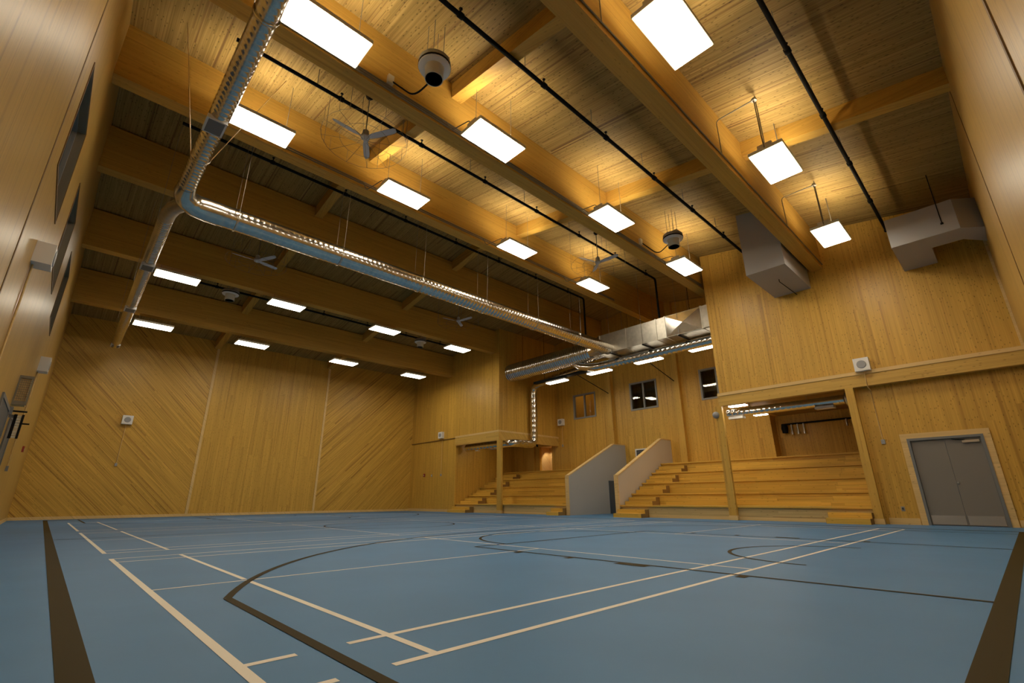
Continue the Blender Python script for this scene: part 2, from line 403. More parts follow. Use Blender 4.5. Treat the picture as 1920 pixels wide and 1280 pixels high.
# ------------------------------------------------------------------ doors
d1 = struct('door_1', MB().box(XD-0.040, DO[0]-.0, 0, XD+0.140, DO[0]+.06, 2.17).box(XD-0.040, DO[2]-.06, 0, XD+0.140, DO[2], 2.17).box(XD-0.040, DO[0]+.06, 2.11, XD+0.140, DO[2]-.06, 2.17), 'doorframe')
MB().box(XD-0.025, DO[0]-.13, 0, XD+0.000, DO[0], 2.30).box(XD-0.025, DO[2], 0, XD+0.000, DO[2]+.13, 2.30).box(XD-0.025, DO[0], 2.17, XD+0.000, DO[2], 2.30).build('casing', 'trim', d1)
ym = (DO[0]+DO[2])/2
for a, b in ((DO[0]+.065, ym-.003), (ym+.003, DO[2]-.065)):
    lf = MB().box(XD+0.025, a, .012, XD+0.070, b, 2.105).build('door_leaf', 'door', d1)
    MB().box(XD+0.020, a+.02, .03, XD+0.025, b-.02, .24).build('kick_plate', 'steel', lf)
MB().lathe((XD+0.025, ym-.035, 1.02), [(.028, 0), (.028, -.02), (.018, -.035)], 16, (1, 0, 0)).build('lock', 'steel', d1)
cl = MB().box(XD-0.030, DO[0]+.10, 1.985, XD+0.025, DO[0]+.42, 2.045).build('door_closer', 'steel', d1)
MB().tube([(XD-0.010, DO[0]+.36, 2.05), (XD-0.120, DO[0]+.52, 2.06), (XD-0.030, DO[0]+.60, 2.09)], .012, 6).build('closer_arm', 'black', cl)

# ------------------------------------------------------------------ roof beams, purlins
ORD = ['first', 'second', 'third', 'fourth', 'fifth', 'sixth', 'seventh']
for i, y in enumerate(BEAM_Y):
    zt = min(roof(y), roof(y+BEAM_W))+.0; zb = roof(y)-BEAM_D
    x1 = XW if i in (0, 4, 5) else XB
    o = MB().box(XL, y, zb, x1, y+BEAM_W, zt).build('roof_beam', 'beam')
    tag(o, '%s deep glulam roof beam counted from the near end wall' % ORD[i], 'beam', 'deep glulam beams across the hall')
    o['kind'] = 'thing'
edges = [YN]+BEAM_Y+[YF]
for j, (px, side) in enumerate(((4.66, 'left'), (10.42, 'right'))):
    for i in range(7):
        ya = edges[i]+(BEAM_W if i else 0); yb = edges[i+1]
        zs = []
        P = []
        for y in (ya, yb): P.append((y, roof(y)))
        if ya < YR < yb: mid = (YR, roof(YR))
        prof = [(ya, roof(ya)-.40), (yb, roof(yb)-.40), (yb, roof(yb))]+([(YR, roof(YR))] if ya < YR < yb else [])+[(ya, roof(ya))]
        if ya < YR < yb: prof = [(ya, roof(ya)-.40), (YR, roof(YR)-.40), (yb, roof(yb)-.40), (yb, roof(yb)), (YR, roof(YR)), (ya, roof(ya))]
        o = MB().prism(prof, 0, px, px+.26).build('roof_purlin', 'beam_y')
        where = 'between near end wall and first deep beam' if i == 0 else ('between sixth deep beam and far wall' if i == 6 else 'between %s and %s deep beams from near end' % (ORD[i-1], ORD[i]))
        tag(o, '%s short roof purlin %s' % (side, where), 'purlin', 'short purlins under the roof boards')

# ------------------------------------------------------------------ ledge beams, posts, columns on the right side
tag(MB().box(XW-.05, YN, 3.69, XW+.16, YK+.06, 4.03).build('ledge_beam', 'ledge'), 'long timber ledge beam above the grey double door', 'beam')
tag(MB().box(XW-.02, YB-.02, 3.54, XW+.16, 21.9, 3.97).box(XW+.16, YB-.02, 3.54, XB, YB+.16, 3.97).build('ledge_beam', 'ledge'), 'timber ledge beam turning the corner above far bleacher', 'beam')
def post(y0, y1, z1, label):
    t = thing('timber_post', label, 'post', (XW, (y0+y1)/2, 0))
    MB().box(XW-.05, y0, .14, XW+.07, y1, z1).build('shaft', 'post', t)
    MB().box(XW-.065, y0-.015, 0, XW+.07, y1+.015, .14).build('plinth', 'trim', t)
post(6.68, 6.93, 3.69, 'timber post standing before the near bleacher under block corner')
post(2.86, 3.06, 3.69, 'timber post at right end of near bleacher beside door wall')
post(17.98, 18.30, 3.54, 'timber post standing before the far bleacher under box corner')
for y, lb in ((10.50, 'tall timber column on recess wall right of middle window'), (14.36, 'tall timber column on recess wall between left and middle windows')):
    tag(MB().box(XB-.22, y-.16, 2.16, XB, y+.16, roof(y)).build('wall_column', 'post'), lb.replace('right of', 'right of the'), 'column')
tag(MB().box(XB-.12, 20.05, 2.15, XB, 20.62, 3.80).build('wall_column', 'post'), 'broad timber pier under the box left of lit alcove', 'column')

# ------------------------------------------------------------------ bleachers
RZ, TD, X0 = .43, .85, 16.50
def bleacher(name, y0, y1, xb, label, aisles, lowsteps):
    t = thing(name, label, 'bleacher', (X0, (y0+y1)/2, 0))
    for k in range(5):
        x = X0+k*TD; xe = min(x+TD+.03, xb) if k < 4 else xb
        z = RZ*k
        o = MB().box(x, y0, z, xe, y1, z+RZ-.05).build('tier', 'bench' if k else 'bench_greyer', t)
        MB().box(x-.05, y0, z+RZ-.05, xe, y1, z+RZ).build('seat_board', 'bench', o)
        if k == 0: MB().box(x-.018, y0, 0, x, y1, .10).build('toe_board', 'trim', o)
    for a, b, n_ in [(*q, 5) for q in aisles]+[(*q, 1) for q in lowsteps]:
        for k in range(n_):
            x = X0+k*TD; z = RZ*k
            st = MB().box(x-.60, a, z, x-.32, b, z+.143).box(x-.32, a, z, x-.052, b, z+.287).build('aisle_step', 'bench', t)
            for q in (a-.004, b): MB().box(x-.60, q, z, x-.32, q+.004, z+.143).box(x-.32, q, z, x-.052, q+.004, z+.287).build('end_face', 'endgrain', st)
    return t
bleacher('bleacher', 3.08, 11.19, XB-.002, 'near timber bleacher with five stepped tiers under the block', [(9.95, 11.15), (3.08, 4.10)], [])
bleacher('bleacher', 13.88, 21.84, XB-.002, 'far timber bleacher with five stepped tiers beneath the box', [(20.25, 21.80)], [(13.92, 14.60)])

# corridor walls between the bleachers
def partition(y0, y1, prof, mat, label):
    t = thing('partition_wall', label, 'partition', (16.4, y0, 0))
    MB().prism(prof, 1, y0, y1).build('panel', mat, t)
    c = MB(); th = .045
    for (xa, za), (xb_, zb_) in zip(prof[1:3], prof[2:4]):
        c.hexa([(xa, y0-.012, za), (xb_, y0-.012, zb_), (xb_, y1+.012, zb_), (xa, y1+.012, za), (xa, y0-.012, za+th), (xb_, y0-.012, zb_+th), (xb_, y1+.012, zb_+th), (xa, y1+.012, za+th)])
    c.box(prof[0][0]-.04, y0-.012, 0, prof[0][0], y1+.012, prof[1][1]+th)
    c.build('edge_cap', 'trim', t)
    return t
p1 = partition(13.72, 13.87, [(16.42, 0), (16.42, 1.60), (20.0, 3.20), (XB, 3.22), (XB, 0)], 'grey_wall', 'grey sloped partition wall at left side of the corridor')
partition(11.20, 11.35, [(16.44, 0), (16.44, 1.52), (20.15, 3.25), (XB, 3.25), (XB, 0)], 'grey_wall_lit', 'pale sloped partition wall beside the near bleacher')
d2 = struct('door_2', MB().box(19.36, 13.685, 0, 20.06, 13.72, 1.47), 'darkdoor')
MB().box(19.40, 13.675, .02, 20.02, 13.685, 1.43).build('door_leaf', 'darkdoor', d2)
t = thing('wall_grille', 'white framed dark wall panel low on recess wall behind corridor', 'panel', (XB, 12.72, 2.35))
MB().box(XB-.03, 12.30, 2.30, XB, 12.36, 3.0).box(XB-.03, 13.08, 2.30, XB, 13.14, 3.0).box(XB-.03, 12.36, 2.94, XB, 13.08, 3.0).box(XB-.03, 12.36, 2.30, XB, 13.08, 2.36).build('frame', 'white', t)
MB().box(XB-.012, 12.36, 2.36, XB-.002, 13.08, 2.94).build('dark_plate', 'dark', t)
s_ = MB()
for k in range(1, 6): s_.box(XB-.02, 12.36, 2.36+k*.097-.006, XB-.012, 13.08, 2.36+k*.097+.006)
s_.build('slats', 'greyplastic', t)

# ------------------------------------------------------------------ ceiling lamps
LX = [1.13, 4.74, 9.03, 13.13]
ROWS = [(1.78, 7.30), (5.85, 7.90), (9.55, 8.50), (18.18, 7.93), (22.24, 7.27)]
RN = ['nearest', 'second nearest', 'middle', 'fourth', 'farthest']
PN = ['leftmost panel', 'second panel from the left', 'third panel from the left', 'rightmost panel']
def ceiling_light(r, k):
    y0, z = ROWS[r]; x0 = LX[k]; L_, W_ = 1.24, .61; yc = y0+W_/2
    lab = '%s of the %s row of bright ceiling lights' % (PN[k], RN[r])
    t = thing('ceiling_light', lab, 'light', (x0+L_/2, yc, z), 'rectangular lights hung in rows from the roof')
    h = MB().box(x0-.02, y0-.02, z+.012, x0+L_+.02, y0, z+.085).box(x0-.02, y0+W_, z+.012, x0+L_+.02, y0+W_+.02, z+.085)
    h.box(x0-.02, y0, z+.012, x0, y0+W_, z+.085).box(x0+L_, y0, z+.012, x0+L_+.02, y0+W_, z+.085)
    h.box(x0, y0, z+.06, x0+L_, y0+.17, z+.075).box(x0, y0+.44, z+.06, x0+L_, y0+W_, z+.075)
    if r < 3:
        h.box(x0, y0+.17, z+.06, x0+L_, y0+.22, z+.175).box(x0, y0+.39, z+.06, x0+L_, y0+.44, z+.175)  # trough walls added to narrow the uplight's spread on the roof
        h.box(x0, y0+.22, z+.06, x0+.06, y0+.39, z+.175).box(x0+L_-.06, y0+.22, z+.06, x0+L_, y0+.39, z+.175)
    else: h.box(x0, y0+.17, z+.06, x0+L_, y0+.44, z+.075)
    h.build('housing', 'cream', t)
    MB().box(x0, y0, z, x0+L_, y0+W_, z+.03).build('diffuser', 'lamp', t)
    if r < 3: MB().box(x0+.06, y0+.22, z+.062, x0+L_-.06, y0+.39, z+.068).build('uplight', 'lampup', t)
    under = r >= 3                     # the far rows hang straight below their beams
    top = roof(BEAM_Y[r+1])-BEAM_D if under else roof(yc)
    rods('hanger_rod', 'rod' if r else 'conduit', t, [[(x, yc, z+.07), (x, yc, top)] for x in ((x0+.12, x0+L_-.12) if r else (x0+.06, x0+L_-.06))], .006 if r else .010)
    if r < 3:
        by = BEAM_Y[r]; bz = roof(by)-BEAM_D
        if r == 0: pts = [(x0-.015, yc, z+.06), (x0-.06, yc, z+.25), (x0-.06, yc, z+1.25), (x0-.06, by-.03, z+1.25), (x0-.06, by-.03, bz+.14)]
        else: pts = [(x0+.02, yc+.05, z+.085), (x0+.0, yc+.05, z+.22), (x0-.12, by-.1, z+.2), (x0-.2, by-.03, bz+.16)]
        MB().tube(bend(pts, .09), .012, 6).build('supply_conduit', 'conduit', t)
        if r == 0: MB().lathe((x0-.06, yc, z+1.25), [(.055, -.03), (.06, .0), (.03, .04)], 14).build('junction_box', 'rod', t)
    return t
for r in range(5):
    for k in range(4): ceiling_light(r, k)
# strip lights in the recess
for i, (ya, lb) in enumerate(((14.72, 'left'), (12.08, 'second from left'), (9.48, 'third from left'), (6.95, 'rightmost, partly hidden by block,'))):
    t = thing('strip_light', '%s strip light under the cable tray over the recess' % lb, 'light', (17.78, ya+.62, 6.3), 'strip lights over the recess')
    MB().box(17.60, ya-.01, 6.335, 17.96, ya+1.25, 6.40).build('housing', 'white', t)
    MB().box(17.62, ya, 6.30, 17.94, ya+1.24, 6.335).build('diffuser', 'lamprec', t)
    rods('bracket', 'black', t, [[(17.78, ya+q, 6.40), (17.78, ya+q, 6.46)] for q in (.2, 1.0)], .01)
for x, ya, yb, lb, nm, zb in ((16.78, 6.02, 6.58, 'nearer short strip light under the block above near bleacher', 'strip lights under the block', 3.68),
                              (19.05, 6.15, 6.60, 'farther short strip light under the block above near bleacher', 'strip lights under the block', 3.64),
                              (17.9, 20.2, 20.6, 'small strip light under the far box near its opening', None, 3.66)):
    t = thing('strip_light', lb, 'light', (x, (ya+yb)/2, zb), nm)
    MB().box(x-.13, ya-.01, zb+.03, x+.13, yb+.01, 3.90 if nm else 3.80).build('housing', 'white', t)
    MB().box(x-.12, ya, zb, x+.12, yb, zb+.03).build('diffuser', 'lamprec', t)
pl = bpy.data.lights.new('office_lamp', 'POINT'); pl.energy = 16; pl.color = (1, .75, .42); pl.shadow_soft_size = .12
po = bpy.data.objects.new('office_lamp', pl); COL.objects.link(po); po.location = (XB+1.4, 16.2, 6.9)
# cable tray over the strip lights
t = thing('cable_tray', 'black cable tray running along the recess above strip lights', 'cable tray', (17.8, 12, 6.46))
MB().box(17.66, 6.9, 6.46, 17.90, 16.9, 6.50).box(17.66, 6.9, 6.50, 17.67, 16.9, 6.56).box(17.89, 6.9, 6.50, 17.90, 16.9, 6.56).build('tray', 'black', t)
rods('hanger_rod', 'black', t, [[(17.78, y, 6.5), (17.78, y, roof(y))] for y in (8.0, 10.3, 13.7, 16.2)], .010)
rods('brace', 'black', t, [[(17.9, y-.2, 6.5), (XB-.22, y, 6.0)] for y in (10.57, 14.36)], .02)

# ------------------------------------------------------------------ sprinkler pipes
PIPES = [(1.15, 8.14, XL, XW, 'nearest the near end wall', None), (4.95, 8.74, XL, 16.2, 'between first and second deep beams', None), (8.75, 9.35, .85, 16.6, 'between second and third deep beams', 7.62),
         (12.60, 9.74, .55, 16.75, 'between third and fourth deep beams', 7.75), (20.40, 8.73, 1.1, 15.6, 'between fifth and sixth deep beams', None)]
for y, z, xa, xb, lb, drop in PIPES:
    t = thing('sprinkler_pipe', 'black sprinkler pipe running across the hall %s' % lb, 'pipe', ((xa+xb)/2, y, z), 'black sprinkler pipes under the roof')
    pts = [(xa, y, z), (xb, y, z)]+([(xb, y, drop)] if drop else [])
    MB().tube(bend(pts, .12), .042, 10).build('pipe_run', 'black', t)
    x = xa+1.6
    while x < xb-.3:
        h, cpl, nz = MB(), MB(), MB()
        h.tube([(x, y, z), (x, y, roof(y))], .008, 6); cpl.lathe((x+.55, y, z), [(.042, -.06), (.058, -.05), (.058, .05), (.042, .06)], 10, (1, 0, 0))
        nz.tube([(x+.55, y, z), (x+.55, y, z+.13)], .014, 6).lathe((x+.55, y, z+.13), [(.012, 0), (.035, .02), (.035, .03)], 10)
        x += 2.15
        h.build('hanger_rod', 'rod', t); cpl.build('coupling', 'black', t); nz.build('sprinkler_head', 'black', t)

# ------------------------------------------------------------------ conduits clipped along the beams
def conduit(y, z, x0, x1, label):
    tag(MB().tube([(x0, y, z), (x1, y, z)], .017, 8).build('conduit', 'conduit'), label, 'conduit', 'conduits clipped along the roof beams')
for b, offs in ((0, (.14,)), (1, (.06, .11, .16)), (2, (.10, .16))):
    y = BEAM_Y[b]; zb = roof(y)-BEAM_D
    for i, o in enumerate(offs):
        pos = '' if len(offs) == 1 else ['lowest ', 'second ' if len(offs) > 2 else 'upper ', 'topmost '][i]
        conduit(y-.017, zb+o, .95 if b else XL, XW if b else XW-.02, '%sgrey conduit clipped along the lower face of %s deep beam' % (pos, ORD[b]))

# ------------------------------------------------------------------ round and rectangular ducts
DX, DY, DZ = .80, 11.33, 6.90
def strap(mb, x, y, z, r, axis):
    mb.lathe((x, y, z), [(r+.004, -.02), (r+.012, -.02), (r+.012, .02), (r+.004, .02)], 24, axis)
t = thing('round_duct', 'long shiny round duct crossing the hall to the right', 'duct', (8.5, DY, DZ))
MB().ring_tube(spiral(bend([(DX+.75, DY, DZ), (XW+.25, DY, DZ)], .1), .254, .13, .003), 28, False).build('duct_run', 'metal', t)
for x in (1.9, 4.4, 6.9, 9.4, 11.9, 14.4):
    st = MB(); strap(st, x, DY, DZ, .258, (1, 0, 0)); st.build('strap', 'metal', t)
    rods('hanger_wire', 'rod', t, [[(x, DY+dy, DZ), (x, DY+dy, roof(DY+dy))] for dy in (-.265, .265)], .004)
def diffuser(parent, x, y, z, r):
    g = MB().box(x-.15, y-.21, z-r-.015, x+.15, y+.21, z-r+.06).build('grille', 'white', parent)
    MB().box(x-.12, y-.18, z-r-.022, x+.12, y+.18, z-r-.015).build('grille_core', 'grille', g)
t = thing('round_duct', 'round duct along left wall running towards the camera', 'duct', (DX, 6, DZ))
MB().ring_tube(spiral([(DX, 1.2, DZ), (DX, DY-.75, DZ)], .158, .12, .0028), 24, True).build('duct_run', 'metal', t)
MB().ring_tube([(p, q, r) for p, q, r in [((DX, DY-.75, DZ), (0, 1, 0), .165), ((DX, DY-.45, DZ), (0, 1, 0), .19), ((DX+.08, DY-.2, DZ), (.25, .7, 0), .225), ((DX+.26, DY-.03, DZ), (.8, .5, 0), .25), ((DX+.5, DY, DZ), (1, .1, 0), .26), ((DX+.78, DY, DZ), (1, 0, 0), .262)]], 28, False).build('elbow', 'metal', t)
diffuser(t, DX-.02, 8.15, DZ, .158)
for y in (3.4, 5.6, 9.4):
    st = MB(); strap(st, DX, y, DZ, .162, (0, 1, 0)); st.build('strap', 'metal', t)
    if y < 9: rods('hanger_wire', 'rod', t, [[(DX-.165, y, DZ), (DX-.165, y, roof(y))]], .004)
rods('side_brace', 'trim', t, [[(DX+.165, 9.4, DZ), (DX+1.25, 9.75, roof(9.75))], [(DX-.165, 9.4, DZ), (DX-.72, 9.65, roof(9.65))]], .008)
t = thing('round_duct', 'round duct along left wall leading away to far wall', 'duct', (DX-.02, 18, DZ))
FXA, FXB, FYB = DX-.10, DX+.05, 24.9
MB().ring_tube(spiral([(FXA, 12.2, DZ), (FXB, FYB, DZ-.06)], .148, .10, .006), 24, True).build('duct_run', 'metal', t)
MB().ring_tube([((DX+.12, DY-.05, DZ-.02), (-.5, .8, 0), .152), ((FXA+.05, DY+.4, DZ), (-.3, .9, 0), .152), ((FXA, DY+.75, DZ), (0, 1, 0), .155), ((FXA, DY+1.0, DZ), (0, 1, 0), .152)], 24, True).build('elbow', 'metaldull', t)
for y in (15.2, 19.3, 24.55):
    diffuser(t, FXA+(FXB-FXA)*(y-12.2)/12.7, y, DZ-.03, .148)
rods('hanger_wire', 'rod', t, [[(FXA-.1, y, DZ+.1), (FXA-.1, y, roof(y))] for y in (13.6, 17.2, 21.4)], .004)

# rectangular supply duct with its transitions
t = thing('plenum_duct', 'large rectangular sheet metal duct hung across the recess', 'duct', (17.1, 9, 6.7))
PX0, PX1, PZ0, PZ1 = XW+.24, 17.58, 6.72, 7.60
mb = MB(); ys = [6.72, 7.05, 8.55, 8.95, 10.4, 11.75]
for a, b in zip(ys, ys[1:]): mb.box(PX0, a, PZ0, PX1, b, PZ1)
mb.build('duct_run', 'metaldull', t)
for y in ys:
    fl_ = MB().box(PX0-.02, y-.02, PZ0-.02, PX1+.02, y+.02, PZ0).box(PX0-.02, y-.02, PZ1, PX1+.02, y+.02, PZ1+.02).box(PX0-.02, y-.02, PZ0, PX0, y+.02, PZ1)
    fl_.build('flange', 'metaldull', t)
# cross-broken panel near the block
cxm, czm = (7.05+8.55)/2, (PZ0+PZ1)/2
q = [(PX0, 7.07, PZ0+.01), (PX0, 8.53, PZ0+.01), (PX0, 8.53, PZ1-.01), (PX0, 7.07, PZ1-.01)]; ap = (PX0-.07, cxm, czm)
MB().add(q+[ap], [(0, 4, 1), (1, 4, 2), (2, 4, 3), (3, 4, 0)]).build('cross_broken_panel', 'metal', t)
n = 24; CXB, CZB, RB = 17.25, 7.22, .46
sq = []
for k in range(n):
    a = 2*PI*k/n; c, s2 = math.cos(a), math.sin(a); m_ = max(abs(c), abs(s2))
    sq.append(((PX0+PX1)/2+c/m_*(PX1-PX0)/2, 11.77, (PZ0+PZ1)/2+s2/m_*(PZ1-PZ0)/2))
rd = [(CXB+math.cos(2*PI*k/n)*RB, 12.6, CZB+math.sin(2*PI*k/n)*RB) for k in range(n)]
MB().add(sq+rd, [(k, (k+1) % n, n+(k+1) % n, n+k) for k in range(n)]).build('transition', 'metal', t)
for y in (8.0, 9.6, 11.2):
    tr = MB().box(PX0-.06, y-.025, PZ0-.07, PX1+.08, y+.025, PZ0-.022)
    tr.build('trapeze_bar', 'black', t)
    rods('hanger_rod', 'rod', t, [[(x, y, PZ0-.05), (x, y, roof(y))] for x in (PX0-.04, PX1+.06)], .006)
t = thing('spiral_duct', 'fat ribbed spiral duct against the box beside its corner', 'duct', (CXB, 15, CZB))
MB().ring_tube(spiral([(CXB, 12.58, CZB), (CXB, YB-.01, CZB)], RB, .13, .020), 32, True).build('duct_run', 'metal', t)
rods('hanger_rod', 'black', t, [[(CXB-RB-.02, y, CZB), (CXB-RB-.02, y, roof(y))] for y in (13.4, 16.8)], .008)
t = thing('branch_duct', 'slim round duct below the rectangular duct over recess', 'duct', (17.05, 10, 6.35))
MB().ring_tube(spiral(bend([(17.1, 6.75, 6.34), (17.0, 12.4, 6.34), (17.2, 13.3, 6.60), (17.3, 13.7, 6.85)], .4), .19, .2, .005), 20, True).build('duct_run', 'metal', t)
t = thing('down_duct', 'bent silver duct dropping down the box side then beneath it', 'duct', (18.6, 17.8, 3.4))
pth = bend([(18.12, 14.0, 6.75), (18.25, 16.6, 6.65), (18.6, 17.8, 6.6), (18.6, 17.83, 3.42), (16.95, 17.83, 3.42), (16.92, 18.5, 3.40), (16.92, 21.5, 3.40)], .40, 6)
MB().ring_tube(spiral(pth, .20, .25, .005), 20, True).build('duct_run', 'metal', t)
MB().box(16.85, 18.9, 3.19, 17.05, 19.5, 3.26).build('grille', 'greyplastic', t)
MB().box(16.85, 20.5, 3.19, 17.05, 20.7, 3.26).build('grille', 'white', t)
t = thing('round_duct', 'round duct under the block above the near bleacher', 'duct', (17.45, 5, 3.6))
MB().ring_tube(spiral([(17.6, 3.36, 3.60), (17.6, 7.0, 3.60)], .15, .16, .006), 22, True).build('duct_run', 'metal', t)
rods('hanger_rod', 'rod', t, [[(17.6, y, 3.74), (17.6, y, 3.90)] for y in (4.4, 6.2)], .008)
MB().lathe((17.6, 3.34, 3.60), [(.155, 0), (.20, -.02), (.20, -.28)], 22, (0, 1, 0)).build('end_collar', 'metaldull', t)
MB().box(17.46, 3.66, 3.38, 17.74, 4.19, 3.46).build('grille', 'white', t)
MB().box(17.46, 6.45, 3.38, 17.74, 6.95, 3.46).build('grille', 'white', t)

# boxed ducts painted grey high on the right wall
t = thing('duct_casing', 'tall grey boxed duct between the two nearest deep beams', 'duct', (15.2, 3.9, 7.0))
ya, yb, xa = 3.33, 4.40, 13.95
MB().hexa([(xa, ya, 7.02), (XW, ya, 7.02), (XW, yb, 7.02), (xa, yb, 7.02), (xa, ya, roof(ya)), (XW, ya, roof(ya)), (XW, yb, roof(yb)), (xa, yb, roof(yb))]).build('casing', 'duct_paint', t)
MB().tube([(14.9, 3.8, 7.01), (14.9, 3.8, 6.93), (16.36, 3.75, 6.93)], .012, 6).build('sensor_conduit', 'black', t)
t = thing('duct_casing', 'stepped grey boxed duct in corner beside the near end wall', 'duct', (15.2, .2, 6.75))
z0, z1 = 6.75, 7.55
MB().box(14.45, .30, z0, XW, 1.02, z1).prism([(14.45, .30), (14.45, -.30), (14.80, YN), (15.75, YN), (15.20, -.30), (15.20, .30)], 2, z0, z1).build('casing', 'duct_paint', t)
MB().tube([(14.45, -.02, 7.0), (14.44, -.02, roof(0))], .010, 6).build('hanger_rod', 'black', t)
MB().lathe((14.44, -.02, 6.99), [(.03, -.02), (.03, .02)], 10).build('rod_clamp', 'black', t)

# ------------------------------------------------------------------ destratification blowers
def blower(x, y, z, label, scale=1):
    t = thing('air_blower', label, 'blower', (x, y, z), 'round air blowers hung below the roof')
    MB().lathe((x, y, z), [(.158, -.25), (.172, -.25), (.168, -.03), (.18, -.012), (.185, -.006)], 28).build('nozzle', 'cream', t)
    MB().lathe((x, y, z), [(.18, -.006), (.29, -.004), (.30, .02)], 28).build('flange_plate', 'white', t)
    MB().lathe((x, y, z), [(.155, -.252), (.02, -.252)], 24).build('outlet', 'greyplastic', t)
    MB().lathe((x, y, z), [(.295, .02), (.305, .025), (.305, .06), (.29, .065)], 28).build('seal_ring', 'black', t)
    MB().lathe((x, y, z), [(.295, .065), (.295, .15), (.25, .17)], 28).build('rim', 'greyplastic', t)
    MB().box(x+.06, y-.13, z+.17, x+.24, y+.13, z+.36).build('motor_box', 'cream', t)
    rods('hanger_rod', 'rod', t, [[(x+sx, y+sy, z+.12), (x+sx, y+sy, roof(y+sy))] for sx in (-.11, .11) for sy in (-.11, .11)], .006)
    return t
def blower_lead(t, x, y, z, bi):
    by = BEAM_Y[bi]; zz = roof(by)-BEAM_D+.27
    MB().tube(bend([(x+.1, y+.2, z-.02), (x-.1, y+.5, z-.35), (x-.35, by-.05, zz)], .2), .017, 6).build('power_lead', 'black', t)
    MB().box(x-.45, by-.07, zz-.07, x-.33, by, zz+.13).build('socket_box', 'cream', t)
t = blower(3.58, 5.81, 8.28, 'large round blower beside the second deep beam at left'); blower_lead(t, 3.58, 5.81, 8.28, 1)
t = blower(12.54, 5.86, 8.32, 'round blower beside the second deep beam at right'); blower_lead(t, 12.54, 5.86, 8.32, 1)
blower(3.72, 20.2, 8.47, 'distant round blower between lights of fourth row at left')
blower(12.62, 20.2, 8.45, 'distant round blower between lights of fourth row at right')

# ------------------------------------------------------------------ ceiling fans with wire guards
def fan(x, y, z, angs, label, guard=True):
    t = thing('ceiling_fan', label, 'fan', (x, y, z), 'three bladed white ceiling fans')
    MB().lathe((x, y, roof(y)), [(.09, 0), (.085, -.03), (.03, -.09)], 18).build('canopy', 'black' if guard else 'fan', t)
    MB().tube([(x, y, roof(y)-.05), (x, y, z+.12)], .013, 8).build('downrod', 'rod', t)
    MB().lathe((x, y, z), [(.03, .22 if guard else .36), (.07, .18 if guard else .32), (.075, .06), (.10, .045), (.10, -.02), (.06, -.05), (.02, -.06)], 22).build('motor', 'fan', t)
    for a in angs:
        a = math.radians(a); d = Vector((math.cos(a), math.sin(a), 0)); n_ = Vector((-d.y, d.x, 0)); u_ = Vector((0, 0, 1))
        b_ = MB(); sec = [(.08, .035, 0), (.16, .05, .0), (.30, .068, .005), (.60, .066, .02), (.72, .055, .03), (.77, .03, .033)]
        vs_ = []
        for r, wd, dz in sec:
            c = Vector((x, y, z))+d*r+u_*dz
            vs_ += [c-n_*wd+u_*(.018), c+n_*wd-u_*(.018), c+n_*wd-u_*(.010), c-n_*wd+u_*(.026)]
        fs_ = [(0, 1, 2, 3), tuple(range(len(vs_)-4, len(vs_)))[::-1]]
        for i in range(len(sec)-1):
            for k in range(4): fs_.append((i*4+k, i*4+(k+1) % 4, i*4+4+(k+1) % 4, i*4+4+k))
        b_.add(vs_, fs_); b_.build('blade', 'fan', t)
    if guard:
        zb = z-.10; R_ = .95
        for rr in (.55, R_):
            g = MB(); g.tube([(x+rr*math.cos(2*PI*k/20), y+rr*math.sin(2*PI*k/20), zb) for k in range(21)], .004, 5, False); g.build('guard_ring', 'conduit', t)
        for k in range(12):
            a = 2*PI*k/12; g = MB(); g.tube([(x+.06*math.cos(a), y+.06*math.sin(a), zb), (x+R_*math.cos(a), y+R_*math.sin(a), zb), (x+R_*math.cos(a), y+R_*math.sin(a), z+.25)], .004, 5); g.build('guard_wire', 'conduit', t)
        for k in range(4):
            a = PI/4+PI/2*k; px, py = x+R_*math.cos(a), y+R_*math.sin(a); rods('guard_hanger', 'conduit', t, [[(px, py, zb), (px, py, roof(py))]], .005)
    return t
fan(3.62, 8.67, 8.60, (180, -57, 60), 'white ceiling fan between second and third deep beams at left')
fan(12.48, 8.67, 8.60, (160, -82, 48), 'white ceiling fan between second and third deep beams at right')
fan(3.62, 16.5, 8.50, (175, 300, 20), 'white ceiling fan below the long round duct at left')
fan(12.28, 16.5, 8.52, (165, 285, 40), 'white ceiling fan below the long round duct at right')

